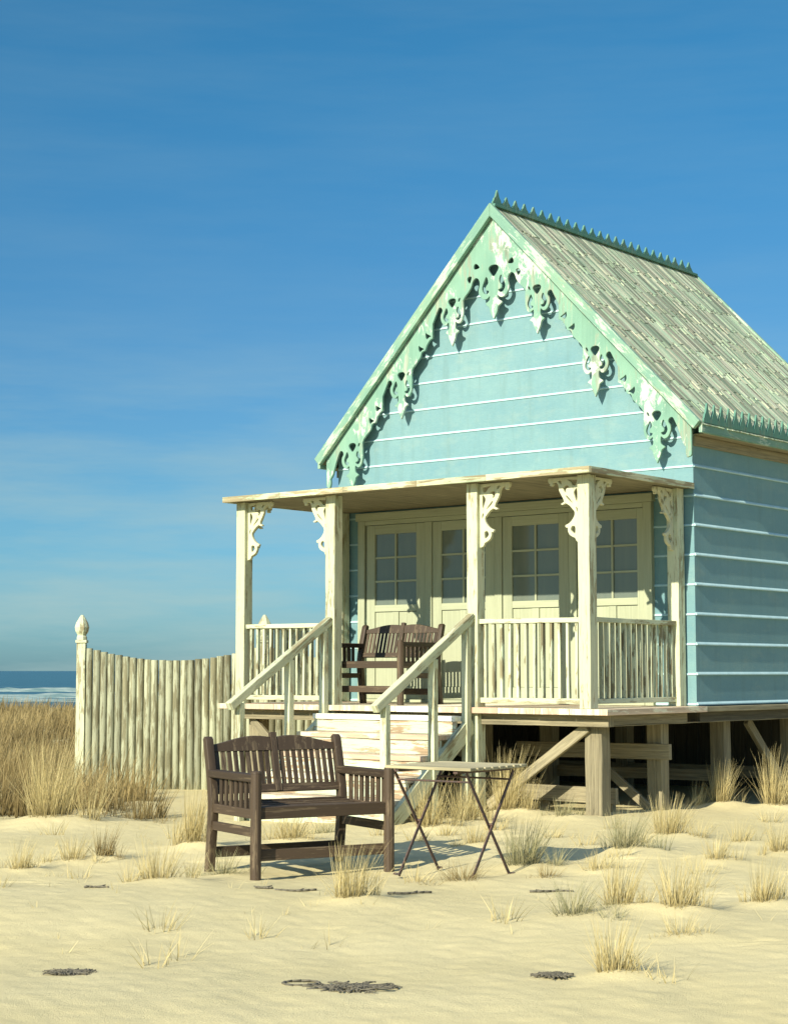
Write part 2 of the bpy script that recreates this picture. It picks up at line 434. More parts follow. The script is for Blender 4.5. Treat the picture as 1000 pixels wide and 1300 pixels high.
loops += holes_at(0, 5.785, 1.25)
for e in (-1, 1):
    loops.append(smooth_loop([(e * q[0], q[1]) for q in [(.190, 5.845), (.235, 5.895), (.265, 5.88), (.262, 5.835)]], 3))
    loops.append(smooth_loop([(e * q[0], q[1]) for q in [(.30, 5.755), (.345, 5.76), (.36, 5.725), (.325, 5.685)]], 3))
    for i, a in enumerate(PX):
        z = SL(a) - .295
        for h in holes_at(e * a, z): loops.append(h)
        loops.append(circle(e * (a - .10), z + .025, .012, .026, 8, e * .5))
        if i < 2:
            for (q, w_) in (((.345, -.325), 1), ((.445, -.46), 1)):
                loops.append(smooth_loop([(e * (a + q[0] + p[0]), z + q[1] + p[1]) for p in [(-.045, -.012), (.005, .015), (.028, .032), (.034, -.01), (.012, -.042), (-.018, -.022)]], 3))
me = plate(loops, .030, lambda x, y, d: (x, 1.722 + d, y), .003)
obj('gable_fretwork', me, 'green', H, 0)

def crest(n, pitch, h):
    pts = [(0, 0, 1)]
    for i in range(n):
        x = i * pitch; k = h / .13 * (1.35 if i == 0 and pitch > .16 else 1)
        pts += [(x + .002, .034, 1), (x + pitch * .10, .036 * k), (x + pitch * .16, .060 * k), (x + pitch * .30, .078 * k), (x + pitch * .38, .110 * k), (x + pitch * .45, .135 * k), (x + pitch * .5, .150 * k),
                (x + pitch * .55, .135 * k), (x + pitch * .62, .110 * k), (x + pitch * .70, .078 * k), (x + pitch * .84, .060 * k), (x + pitch * .90, .036 * k)]
    pts += [(n * pitch, .034, 1), (n * pitch, 0, 1)]
    return smooth_loop(pts, 2)
me = plate([crest(25, .176, .13)], .022, lambda x, y, d: (d, 1.69 + x, 6.53 + y * .86)); obj('ridge_cresting', me, 'crest', H, 0)
for sgn in (1, -1):
    me = plate([crest(29, .150, .14)], .02, lambda x, y, d: (sgn * 2.552 + d, 1.73 + x, 3.878 + y * 1.25)); obj('eave_cresting', me, 'crest', H, 0)
    f_ = MB(); f_.box(min(sgn * 2.52, sgn * 2.56), max(sgn * 2.52, sgn * 2.56), 1.697, V1, 3.775, 3.873); obj('eave_board', f_, 'green_board', H)
    f_ = MB(); f_.box(*sorted((sgn * (HW + .002), sgn * 2.518)), WV, V1 - .01, 3.776, 3.79, axis=1); f_.box(*sorted((sgn * (HW + .001), sgn * (HW + .03))), WV + .0, RV, 3.67, 3.772); obj('soffit', f_, 'timber', H)

# deck, floor, beams
PWD = 4.98 / 12
dk = MB()
for i in range(12):
    a0 = -2.49 + i * PWD
    dk.box(a0 + .002, a0 + PWD - .002, random.uniform(-.004, .004), 1.845, DZ - .056, DZ, axis=1)
obj('deck', dk, 'plank', H, .003)
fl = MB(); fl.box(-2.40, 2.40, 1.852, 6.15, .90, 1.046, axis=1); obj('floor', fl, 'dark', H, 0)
for (xa, xb) in ((2.402, 2.485), (-2.485, -2.402)):
    for (ya, yb) in ((1.85, 4.0), (4.004, 6.2)):
        eb = MB(); eb.box(xa, xb, ya, yb, DZ - .055, DZ - .004); obj('floor_edge', eb, 'timber', H)
for (x0, x1, y0, y1) in ((-2.32, 2.42, .12, .22), (-2.32, 2.28, 1.62, 1.72), (-2.32, 2.28, 3.5, 3.6), (-2.32, 2.28, 5.9, 6.0)):
    b_ = MB(); b_.box(x0, x1, y0, y1, .885, .892 + .1 if y0 < 1.8 else .898, wob=.002); obj('floor_beam', b_, 'timber', H)
for x0 in (2.30, -2.40, -.05):
    b_ = MB(); b_.box(x0, x0 + .10, .223, 6.1, .887, .99 if x0 > 9 else .8985, wob=.002); 
    b_.box(x0, x0 + .10, .223, 1.60, .90, .992); obj('floor_beam', b_, 'timber', H)
# stilts
for a0 in (2.075, -2.26, -.06):
    for v0 in (.25, 1.36, 2.62, 4.2, 5.7):
        if a0 == -.06 and v0 < 1: continue
        ww = .185 if (a0 > 2 and v0 < 1) else .165
        s_ = MB(); s_.box(a0, a0 + ww, v0, v0 + .15, -.25, .884, wob=.0035); obj('stilt', s_, 'timber', H, .007)
def brace(p0, p1, w=.05, h=.10, mat='timber', up=(0, 0, 1)):
    b_ = MB(); b_.beam(p0, p1, w, h, up, wob=.002); obj('brace', b_, mat, H, .005)
brace((2.12, .225, .875), (.98, .225, .10), .045, .10)
brace((1.50, 1.33, .52), (2.16, 1.33, .03), .045, .085)
brace((.55, 1.335, .60), (2.36, 1.335, .615), .045, .15)
brace((-2.15, .20, .87), (-1.45, .20, .30), .045, .09)
brace((2.20, 3.2, .88), (2.20, 4.1, .10), .05, .10)
brace((-1.9, 4.3, .25), (2.2, 4.16, .28), .05, .13)
brace((.1, 2.75, .30), (2.1, 2.70, .32), .05, .12)
brace((-2.1, 2.6, .85), (-.2, 2.6, .1), .05, .10)
sb = MB(); sb.box(.62, 2.15, .66, .71, .14, .29, wob=.002); obj('sleeper_board', sb, 'timber', H)
for a0 in (.8, 1.24, 2.0):
    sb = MB(); sb.box(a0, a0 + .08, .712, .78, -.1, .25); obj('sleeper_leg', sb, 'timber', H)
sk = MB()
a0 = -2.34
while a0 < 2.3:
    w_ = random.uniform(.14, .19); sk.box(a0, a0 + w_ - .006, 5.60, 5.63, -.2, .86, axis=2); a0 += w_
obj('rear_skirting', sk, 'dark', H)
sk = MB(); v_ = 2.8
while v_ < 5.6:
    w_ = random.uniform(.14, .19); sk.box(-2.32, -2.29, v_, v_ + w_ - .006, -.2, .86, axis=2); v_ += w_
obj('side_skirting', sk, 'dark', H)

# porch roof and posts
pr = MB(); pr.box(-2.335, 2.365, -.07, 1.835, 3.236, 3.272, axis=1); obj('porch_ceiling', pr, 'soffit', H, 0)
pr = MB()
cuts = [-2.35, -1.5, -.62, .35, 1.2, 2.38]
for c0, c1 in zip(cuts[:-1], cuts[1:]): pr.box(c0, c1 - .002, -.10, -.072, 3.228, 3.288)
for sgn in (1, -1): pr.box(*((2.367, 2.382) if sgn > 0 else (-2.352, -2.337)), -.072, 1.84, 3.228, 3.288)
obj('porch_roof_edge', pr, 'roofedge', H, .003)
pr = MB(); pr.box(-2.336, 2.366, -.071, 1.845, 3.273, 3.292, axis=0); obj('porch_roof', pr, 'roofedge', H, 0)
def post(a, v, z0=DZ, z1=3.234, w=.128, name='porch_post'):
    p_ = MB(); p_.box(a - w / 2, a + w / 2, v, v + w, z0, z1, wob=.0018); return obj(name, p_, 'cream', H, .006)
post(-2.225, .06); post(2.205, .06); post(.912, .06, -.2); post(-.93, .06, -.2)
post(-2.225, 1.69); post(2.205, 1.69)

# sawn brackets
def bracket_mesh(fn):
    k = .0098
    W = [(0, 0, 1), (372, 0, 1), (380, 25), (372, 55), (352, 70, 1), (358, 88), (338, 98), (318, 80), (322, 58, 1), (296, 50), (268, 72), (254, 110), (246, 160), (222, 215), (198, 262), (190, 300, 1), (226, 322), (208, 336), (170, 318, 1), (130, 345), (88, 395), (66, 430), (70, 478), (100, 530), (138, 566), (176, 585), (170, 615, 1), (148, 618), (146, 655), (128, 700), (88, 732), (62, 745), (44, 785), (14, 800), (0, 800, 1)]
    outer = smooth_loop([(p[0] / 1000, -p[1] / 1000, *p[2:]) for p in W], 3)
    hs = [[(30, 40, 1), (150, 30, 1), (110, 60), (80, 100), (50, 105)], [(128, 125), (150, 100), (185, 105), (196, 140), (182, 176), (162, 186), (168, 160), (152, 132)],
          [(225, 40), (262, 38), (240, 66), (220, 80)], [(34, 150), (60, 165), (72, 200), (60, 250), (48, 290), (34, 300)], [(150, 232), (168, 226), (150, 262), (108, 305), (85, 322), (108, 285)],
          [(30, 390), (48, 370), (40, 420), (28, 440)], [(60, 610), (95, 600), (112, 640), (95, 670), (62, 690)]]
    loops = [outer] + [smooth_loop([(p[0] / 1000, -p[1] / 1000, *p[2:]) for p in h], 3) for h in hs]
    return plate(loops, .036, fn, .004)
def bracket(a, v, sx=0, sy=0):
    """sx/sy: direction the bracket reaches away from its post"""
    if sx: fn = lambda x, y, d: (a + sx * x * .95, v + d, 3.226 + y * .78)
    else: fn = lambda x, y, d: (a + d, v + sy * x * .95, 3.226 + y * .78)
    obj('bracket', bracket_mesh(fn), 'cream_bracket', H, 0)
M['cream_bracket'] = wood('bracket_paint', (.36, .33, .20), (.58, .58, .40), .78, kind='object', grain=20, tint=0, bump=.3, peel=(8, 14))
bracket(-2.225 + .064, .124, 1); bracket(-.93 - .064, .124, -1); bracket(.912 + .064, .124, 1); bracket(2.205 - .064, .124, -1)
bracket(2.205, .188, 0, 1); bracket(2.205, 1.69, 0, -1); bracket(-2.225, .188, 0, 1); bracket(-2.225, 1.69, 0, -1)

# railings
def railing(p0, p1, n):
    p0 = Vector(p0); p1 = Vector(p1); d = (p1 - p0); u = d.normalized()
    tr = MB(); tr.beam(p0 + Vector((0, 0, .83)), p1 + Vector((0, 0, .825)), .075, .045, (0, 0, 1), wob=.0015); r_ = obj('railing', tr, 'cream', H)
    br = MB(); br.beam(p0 + Vector((0, 0, .068)), p1 + Vector((0, 0, .068)), .05, .05, (0, 0, 1), wob=.0015)
    o = obj('bottom_rail', br, 'cream', r_)
    for i in range(n):
        c = p0 + d * ((i + .6) / (n + .2)); b_ = MB(); j = random.uniform(-.004, .004)
        b_.beam(c + Vector((0, 0, .092)), c + Vector((0, 0, .808)) + u * j, .040, .030, u, wob=.0025)
        obj('baluster', b_, 'baluster', r_, .004)
railing((-2.16, .124, DZ), (-.995, .124, DZ), 12)
railing((.977, .124, DZ), (2.14, .124, DZ), 12)
railing((2.205, .19, DZ), (2.205, 1.688, DZ), 15)
railing((-2.225, .19, DZ), (-2.225, 1.688, DZ), 15)

# door wall: four glazed leaves in one cream frame
FX0, FX1 = -2.02, 1.90; FZ = 3.125
df = MB()
df.box(FX0, FX0 + .10, WV - .055, WV + .01, DZ, FZ); df.box(FX1 - .10, FX1, WV - .055, WV + .01, DZ, FZ)
df.box(FX0 - .02, FX1 + .02, WV - .075, WV + .01, FZ + .002, FZ + .09)
df.box(FX0 + .102, FX1 - .102, WV - .05, WV + .01, FZ - .05, FZ)
LW = .86; DX = [-1.90 + i * .963 for i in range(4)]
for i in range(3): df.box(DX[i] + LW + .004, DX[i + 1] - .004, WV - .052, WV + .01, DZ, FZ - .052, axis=2)
df.box(FX0 + .102, FX1 - .102, WV - .06, WV - .0, DZ, DZ + .03)
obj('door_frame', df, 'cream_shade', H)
for x0 in DX:
    x1 = x0 + LW - .004; y0 = WV - .04; y1 = WV - .003; st = .125; zt = FZ - .056; zb = DZ + .034
    gz0, gz1 = 2.15, 2.965
    d_ = MB()
    d_.box(x0 + .004, x0 + st, y0, y1, zb, zt); d_.box(x1 - st, x1, y0, y1, zb, zt)
    d_.box(x0 + st, x1 - st, y0, y1, gz1, zt, axis=0); d_.box(x0 + st, x1 - st, y0, y1, gz0 - .075, gz0, axis=0)
    d_.box(x0 + st, x1 - st, y0, y1, zb, zb + .14, axis=0); xm = (x0 + x1) / 2
    d_.box(xm - .045, xm + .045, y0, y1, zb + .14, gz0 - .08, axis=2)
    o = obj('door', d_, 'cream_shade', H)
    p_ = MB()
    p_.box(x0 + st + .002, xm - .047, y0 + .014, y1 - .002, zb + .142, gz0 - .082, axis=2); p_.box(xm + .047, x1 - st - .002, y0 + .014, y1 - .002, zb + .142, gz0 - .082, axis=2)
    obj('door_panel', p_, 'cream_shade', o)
    g_ = MB(); g_.box(x0 + st - .005, x1 - st + .005, y0 + .022, y1 - .003, gz0 - .005, gz1 + .005, axis=2); obj('glass_pane', g_, 'glass', o, 0)
    b_ = MB(); gh = (gz1 - gz0) / 3
    b_.box(xm - .011, xm + .011, y0 + .004, y0 + .021, gz0, gz1)
    for q in (1, 2):
        b_.box(x0 + st, xm - .012, y0 + .005, y0 + .021, gz0 + q * gh - .011, gz0 + q * gh + .011); b_.box(xm + .012, x1 - st, y0 + .005, y0 + .021, gz0 + q * gh - .011, gz0 + q * gh + .011)
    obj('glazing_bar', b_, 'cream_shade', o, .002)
# steps with handrails
stp = [(.965, -.02, -.17), (.79, -.16, -.42), (.60, -.41, -.67), (.41, -.66, -.92), (.21, -.91, -1.17)]
for i, (z, va, vb) in enumerate(stp):
    t_ = MB(); t_.box(-.955, .875, vb, va, z - .05, z, axis=0, wob=.002); obj('tread', t_, 'plank', H)
    r_ = MB(); zn = stp[i + 1][0] if i < 4 else 0.02
    r_.box(-.95, .87, vb + .018, vb + .045, zn + .001 if i < 4 else -.1, z - .051, axis=0, wob=.001); obj('riser', r_, 'riser', H)
for a0 in (.905, -.985):
    s_ = MB(); s_.beam((a0, .05, .89), (a0, -1.22, -.03), .055, .16, (0, 0, 1), wob=.002); obj('stringer', s_, 'cream', H)
for a0 in (.912, -.925):
    h_ = MB(); h_.beam((a0, .055, 1.925), (a0, -1.42, 1.055), .075, .085, (0, 0, 1), wob=.002); hr = obj('handrail', h_, 'cream', H, .008)
    for v0, zt in ((-1.27, 1.09), (-.56, 1.51), (-.035, 1.82)):
        p_ = MB(); p_.box(a0 - .036, a0 + .036, v0 - .036, v0 + .032, -.12, zt, axis=2, wob=.0015); obj('handrail_post', p_, 'cream', hr)

# ------------------------------------------------------------------ fence
F = thing('pole_fence', 'pale weathered fence of upright poles with a sagging top, left of the house', 'fence', (-3.70, 21.0, 0))
def fz(x):
    xr = (x % 2.17) - 1.085; return 1.525 + .175 * (xr / 1.085) ** 2
x = .095; FL_ = 3.02
while x < FL_ - .03:
    if abs(x - 2.17) > .06:
        r_ = random.uniform(.0450, .0480); p_ = MB(); zt = fz(x) + random.uniform(-.003, .003); yy = -.09 * x / 3
        p_.cyl((x, yy, -.15), (x + random.uniform(-.008, .008), yy + random.uniform(-.006, .006), zt), r_, 10, r_ * .96); o = obj('fence_pole', p_, 'pole', F, .006, True)
        o.data.polygons.foreach_set('use_smooth', [len(f.vertices) == 4 for f in o.data.polygons])
    x += .0865
for z in (.35, 1.2):
    p_ = MB(); p_.beam((0, .062, z), (3.0, -.028, z), .035, .09, (0, 0, 1)); obj('fence_rail', p_, 'pole', F)
for x in (0, 2.17):
    p_ = MB(); yy = -.09 * x / 3; p_.box(x - .052, x + .052, yy - .052, yy + .052, -.3, 1.73, axis=2, wob=.002); po = obj('fence_post', p_, 'cream', F, .006)
    p_ = MB(); p_.box(x - .066, x + .066, yy - .066, yy + .066, 1.731, 1.765, axis=0)
    p_.lathe((x, yy, 1.766), [(.062, 0), (.062, .035), (.054, .05), (.054, .062), (.078, .10), (.088, .15), (.074, .20), (.045, .25), (.024, .285), (.012, .298)], 8, R(22.5)); obj('finial', p_, 'cream', po, .004)

# ------------------------------------------------------------------ garden bench
def make_bench():
    T = thing('garden_bench', 'dark brown slatted garden bench standing on the sand beside the folding table', 'bench', (0, 0, 0), 0, 'dark slatted garden benches')
    W = 1.05; hw = W / 2; yf = -.35; yr = .33; B = 'bench'
    for e in (-1, 1):
        l_ = MB(); l_.cyl((e * hw, yf, -.05), (e * hw, yf, .695), .038, 12); l_.lathe((e * hw, yf, .695), [(.038, 0), (.036, .012), (.028, .02)], 12); obj('leg', l_, B, T, .003, False)
        # rear leg: one sawn curved post
        out = [(yr + .055, 0), (yr + .02, .20), (yr - .005, .40), (yr + .01, .56), (yr + .06, .76), (yr + .10, .905)]
        o2 = [(q[0] + .072 - .022 * abs(q[1] - .42), q[1]) for q in out]
        lp = smooth_loop([(out[0][0], -.05, 1)] + out[1:-1] + [(*out[-1], 1), (out[-1][0] + .03, .925), (*o2[-1], 1)] + o2[1:-1][::-1] + [(o2[0][0], -.05, 1)], 3)
        me = plate([lp], .058, lambda x, y, d: (e * hw + d, x, y), .004); obj('leg', me, 'bench_o', T, 0)
        a_ = MB(); a_.beam((e * hw, yf + .0, .665), (e * hw, yr + .05, .665), .075, .055, (0, 0, 1)); arm = obj('armrest', a_, B, T, .008)
        a_ = MB(); a_.beam((e * hw, yf + .03, .42), (e * hw, yr, .42), .034, .065, (0, 0, 1)); obj('arm_rail', a_, B, arm)
        for i in range(7):
            yy = yf + .075 + i * .082; a_ = MB(); a_.box(e * hw - .009, e * hw + .009, yy - .021, yy + .021, .45, .64, axis=2); obj('arm_slat', a_, B, arm, .003)
        a_ = MB(); a_.beam((e * hw, yf + .03, .295), (e * hw, yr + .02, .295), .032, .062, (0, 0, 1)); obj('side_stretcher', a_, B, T)
    for (yy, zz) in ((yf + .05, .135), (yr + .07, .10)):
        a_ = MB(); a_.box(-hw + .02, hw - .02, yy - .016, yy + .016, zz - .038, zz + .038); obj('stretcher', a_, B, T)
    s_ = MB(); s_.box(-hw + .03, hw - .03, yf - .012, yf + .022, .385, .468); obj('seat_rail', s_, B, T)
    s_ = MB(); s_.box(-hw + .03, hw - .03, yr - .02, yr + .012, .385, .455); obj('seat_rail', s_, B, T)
    for i in range(8):
        yy = yf + .07 + i * .083; zz = .462 - .028 * math.sin(math.pi * (i + .5) / 8); s_ = MB(); s_.box(-hw + .03, hw - .03, yy - .033, yy + .033, zz - .012, zz + .012, axis=0); obj('seat_slat', s_, B, T)
    by = lambda z: yr + .045 + (z - .56) * .27
    # back frame: lower rail, two humped top rails, middle stile, slats
    s_ = MB(); s_.beam((-hw + .025, by(.545), .545), (hw - .025, by(.545), .545), .03, .06, (0, .27, 1)); back = obj('backrest', s_, B, T)
    for e in (-1, 1):
        x0, x1 = (-hw + .028, -.026) if e < 0 else (.026, hw - .028); w = x1 - x0
        bot = [(x0, .815, 1), (x1, .815, 1)]
        gg = lambda f: f if e < 0 else 1 - f      # 0 at the outer end, 1 at the middle stile
        topc = [(x0 + w * f, .862 + .062 * max(0, math.sin(math.pi * min(1, gg(f) * .62 + .04))) ** 1.6) for f in [i_ / 12 for i_ in range(12, -1, -1)]]
        lp = [bot[0][:2], bot[1][:2]] + topc
        me = plate([lp], .03, lambda x, y, d: (x, by(y) + d, y), .004); obj('back_rail', me, 'bench_o', back, 0)
        for i in range(9):
            xx = x0 + .030 + i * (w - .05) / 8.4; s_ = MB(); s_.beam((xx, by(.575), .575), (xx, by(.815), .815), .034, .014, (0, 1, 0)); obj('back_slat', s_, B, back, .003)
    s_ = MB(); s_.beam((0, by(.52), .52), (0, by(.945), .945), .05, .04, (0, 1, 0)); obj('middle_stile', s_, B, back)
    return T
M['bench_o'] = wood('bench_wood_sawn', (.13, .095, .058), (.060, .041, .026), .60, kind='object', grain=30, along=3, peel=(4, 20), tint=0, rough=.55, bump=.25)
bench = make_bench()
def copy_tree(o, parent=None):
    c = o.copy(); COL.objects.link(c); c.parent = parent
    for ch in list(o.children): copy_tree(ch, c)
    return c
b2 = copy_tree(bench)
b2['label'] = 'dark brown slatted garden bench up on the porch deck in front of the glazed doors'
th = R(30); fc = Vector((-.49, 12.49, 0)); fwd = Vector((math.sin(th), -math.cos(th), 0))
bench.location = fc - fwd * .35; bench.rotation_euler = (0, 0, th)
b2.scale = (.95, .95, .87); th2 = R(-35); fwd2 = Vector((math.sin(th2), -math.cos(th2), 0))
b2.location = Vector((.06, 19.0, DZ + .045)) + fwd2 * .37; b2.rotation_euler = (0, 0, th2)

# ------------------------------------------------------------------ folding table
T = thing('folding_table', 'square slatted folding table with rusty crossed iron legs beside the sand bench', 'table', (.43, 12.30, 0), math.atan2(-.6, .8))
tt = MB(); n = 8; hwid = .355
for i in range(n):
    yy = -hwid + (i + .5) * 2 * hwid / n; tt.box(-hwid, hwid, yy - .036, yy + .036, .735, .757, axis=0, wob=.001)
tb = obj('tabletop', tt, 'tabletop', T, .004)
tt = MB()
for xx in (-.27, .22): tt.box(xx - .018, xx + .018, -.33, .33, .712, .734, axis=1)
obj('top_batten', tt, 'iron', tb)
for xx in (-.33, .27):
    for e, dx_ in ((1, 0), (-1, .022)):
        l_ = MB(); l_.beam((xx + dx_, e * .25, .0), (xx + dx_, -e * .27, .715), .010, .022, (0, 1, 0))
        if e < 0: l_.cyl((xx - .006, 0, .36), (xx + .03, 0, .36), .010, 8)
        obj('leg', l_, 'iron', T, .002)
for yy, z_ in ((-.25, .02), (.25, .02)):
    l_ = MB(); l_.beam((-.35 if yy < 0 else -.33, yy, .012), (-.30, yy, .012), .02, .014); l_.beam((.26, yy, .012), (.31, yy, .012), .02, .014); obj('foot', l_, 'iron', T, .002)
l_ = MB(); l_.cyl((-.33, -.235, .655), (.27, -.235, .655), .007, 8); l_.cyl((-.33, .235, .655), (.27, .235, .655), .007, 8); obj('crossbar', l_, 'iron', T, 0)

# beach grass tufts: x, y, height, spread, blades, kind, label
tufts = [
 (-3.17, 16.52, .74, .34, 300, 'straw', 'big golden beach grass tuft spilling in front of the left fence post'),
 (-2.93, 17.71, .36, .22, 130, 'brown', 'low brown grass tuft at the fence foot, right of the big golden one'),
 (-2.74, 18.96, .25, .15, 90, 'brown', 'small grass tuft against the foot of the fence poles'),
 (-2.19, 13.53, .25, .12, 100, 'brown', 'narrow brown grass tuft on open sand between the big golden tuft and the sand bench'),
 (-1.57, 11.93, .29, .19, 110, 'straw', 'spreading straw grass tuft on the sand, nearest to the left of the sand bench'),
 (-1.59, 14.19, .47, .13, 150, 'straw', 'tall narrow straw tuft rising behind the left rear leg of the sand bench'),
 (-1.19, 12.58, .18, .15, 80, 'olive', 'pale green grass tuft around the rear left leg of the sand bench'),
 (-.84, 14.64, .27, .19, 130, 'straw', 'straw tuft seen through the open frame under the seat of the sand bench'),
 (-.26, 10.85, .34, .17, 150, 'straw', 'bright straw tuft in front of the right front leg of the sand bench'),
 (.31, 15.64, .42, .19, 170, 'straw', 'grass tuft seen between the crossed table legs, below the stair stringer'),
 (.63, 15.95, .39, .20, 170, 'straw', 'grass tuft at the foot of the middle porch post'),
 (1.07, 16.78, .56, .21, 230, 'straw', 'tall straw tuft at the lower end of the diagonal house brace'),
 (.65, 14.13, .22, .15, 90, 'straw', 'short straw tuft just behind the right pair of table legs'),
 (.91, 12.62, .33, .21, 210, 'olive', 'dark olive grass tuft with long shadow right beside the folding table'),
 (.47, 11.93, .15, .22, 90, 'brown', 'low sparse grass under the front corner of the folding table'),
 (1.73, 13.31, .31, .19, 150, 'olive', 'olive grass tuft on the sand in front of the corner stilt'),
 (2.28, 14.78, .33, .23, 200, 'straw', 'wide straw tuft in front of the second stilt'),
 (3.30, 18.0, .42, .17, 190, 'straw', 'fanned golden tuft in front of the third stilt'),
 (3.79, 17.71, .55, .22, 200, 'straw', 'tall golden tuft at the right edge beside the house'),
 (1.54, 16.35, .19, .14, 70, 'olive', 'tiny grass tuft below the sleeper board under the porch'),
 (1.02, 10.24, .21, .19, 110, 'olive', 'grey green grass tuft in the foreground, left half of the close pair'),
 (1.32, 10.50, .30, .15, 130, 'straw', 'straw grass tuft in the foreground, right half of the close pair'),
 (1.65, 10.40, .30, .17, 140, 'straw', 'wispy straw tuft in the right foreground, nearest the close pair'),
 (1.52, 9.49, .15, .14, 50, 'straw', 'thin short wisps of grass in the right foreground'),
 (1.02, 8.35, .27, .14, 100, 'straw', 'nearest straw tuft at the bottom right, standing in a dark hollow'),
 (2.31, 12.78, .20, .14, 80, 'straw', 'short straw tuft on the right sand in front of the wide tuft'),
 (2.24, 10.82, .27, .14, 110, 'straw', 'grass tuft cut by the right edge of the foreground'),
 (1.03, 12.05, .12, .12, 50, 'brown', 'small brown wisps between the olive tuft and the open sand'),
 (2.87, 13.31, .24, .13, 90, 'straw', 'straw tuft at the far right of the sand, below the tall golden one'),
 (-2.71, 12.99, .23, .12, 80, 'straw', 'straw tuft at the left edge of the sand'),
 (-2.40, 13.42, .20, .16, 80, 'straw', 'low straw tuft on the left, in front of the big golden tuft'),
 (-.58, 15.49, .17, .15, 70, 'olive', 'low green tuft at the foot of the stairs behind the sand bench'),
 (2.74, 14.13, .19, .14, 70, 'straw', 'low straw tuft on the right behind the far right tuft'),
 (1.40, 12.30, .16, .15, 60, 'straw', 'low straw tuft between the olive tuft beside the table and the right sand'),
 (-2.45, 16.9, .20, .22, 90, 'brown', 'low brown tuft in the shade right of the fence foot'),
]
# ------------------------------------------------------------------ ground, sea
rng = np.random.RandomState(3)
def axis_pts(lo, hi, step, far_lo, far_hi, g=1.12):
    a = list(np.arange(lo, hi, step)); s = step; x = lo; left = []
    while x > far_lo: s *= g; x -= s; left.append(x)
    s = step; x = a[-1]; right = []
    while x < far_hi: s *= g; x += s; right.append(x)
    return np.array(left[::-1] + a + right)
gx = axis_pts(-3.4, 4.4, .026, -900, 900); gy = axis_pts(7.0, 17.5, .026, -300, 6000)
X, Y = np.meshgrid(gx, gy)
def waves(X, Y, n, l0, l1, amp, seed, ani=1.0):
    r = np.random.RandomState(seed); Z = np.zeros_like(X)
    for _ in range(n):
        lam = math.exp(r.uniform(math.log(l0), math.log(l1))); a = r.uniform(0, math.pi); kx = math.cos(a) / lam * 6.283; ky = math.sin(a) / lam * 6.283 * ani
        Z += amp * (lam / l1) ** .9 * np.sin(kx * X + ky * Y + r.uniform(0, 6.28))
    return Z
waveamp = .75
d_near = np.clip((40 - np.hypot(X, Y - 12)) / 25, 0, 1)
Z = waves(X, Y, 14, .5, 2.4, .0030, 5, 1.0) * d_near
Z += waves(X, Y, 16, .10, .5, .0016, 9, 1.1) * np.clip((14 - np.hypot(X, Y - 12)) / 6, 0, 1)
Z += waves(X, Y, 8, 3, 9, .02, 2) * d_near
sm = lambda t: t * t * (3 - 2 * t)
Z += .30 * sm(np.clip((Y - 24) / 14, 0, 1)) + waves(X, Y, 8, 6, 20, .05, 12) * sm(np.clip((Y - 24) / 10, 0, 1))
Z -= 5.5 * sm(np.clip((Y - 44) / 150, 0, 1))
# scooped hollows and kicked-up lips in the sand
pits = [(1.6, 12.9, .2, .05, .022), (2.3, 13.0, .2, .05, .025), (2.1, 11.3, .16, .05, .02), (-2.3, 12.1, .16, .05, .02), (-1.3, 13.6, .22, .06, .028), (-2.6, 12.4, .2, .06, .022), (1.1, 15.1, .25, .08, .03),
        (.2, 13.4, .2, .06, .022), (2.9, 12.3, .2, .06, .022), (-.4, 9.9, .1, .05, .008), (1.9, 9.3, .1, .05, .01), (-1.0, 12.1, .2, .05, .012)]
for (px, py, rx, ry, dp) in pits:
    dd = ((X - px) / rx) ** 2 + ((Y - py) / ry) ** 2
    wob_ = 1 + .25 * np.sin(9 * np.arctan2(Y - py, X - px) + px * 7)
    Z -= dp * np.exp(-(dd * wob_) ** 1.6)
    d2 = ((X - px + .02) / (rx * 1.25)) ** 2 + ((Y - (py - ry * 1.15)) / (ry * .6)) ** 2
    Z += dp * .75 * np.exp(-d2 ** 1.4)
for (tx, ty, th_, tr_, *_r) in tufts:    # wind-blown sand banks up round every tuft
    Z += .045 * th_ / .3 * np.exp(-(((X - tx - .05) / (tr_ * 1.5)) ** 2 + ((Y - ty) / (tr_ * 1.3)) ** 2))
def ground_z(x, y):
    i = np.searchsorted(gx, x); j = np.searchsorted(gy, y); return float(Z[j, i])
ny, nx = X.shape
co = np.stack([X.ravel(), Y.ravel(), Z.ravel()], 1).astype(np.float32)
idx = np.arange(ny * nx).reshape(ny, nx)
fc_ = np.stack([idx[:-1, :-1].ravel(), idx[:-1, 1:].ravel(), idx[1:, 1:].ravel(), idx[1:, :-1].ravel()], 1).astype(np.int32)
def grid_mesh(name, co, fc_):
    me = bpy.data.meshes.new(name); me.vertices.add(len(co)); me.vertices.foreach_set('co', co.ravel())
    me.loops.add(fc_.size); me.loops.foreach_set('vertex_index', fc_.ravel()); me.polygons.add(len(fc_))
    me.polygons.foreach_set('loop_start', np.arange(0, fc_.size, 4, dtype=np.int32)); me.update(); me.validate()
    me.polygons.foreach_set('use_smooth', [True] * len(me.polygons)); return me
g = bpy.data.objects.new('sand', grid_mesh('sand', co, fc_)); COL.objects.link(g); g.data.materials.append(M['sand']); g['kind'] = 'structure'
sx = np.array([-30000, -8000, -2000, -600, -300, -150, 0, 150, 300, 600, 2000, 8000, 30000.]); sy = np.array([95, 140, 200, 300, 600, 1500, 4000, 12000, 60000.])
SX, SY = np.meshgrid(sx, sy); n_ = SX.shape; ii = np.arange(SX.size).reshape(n_)
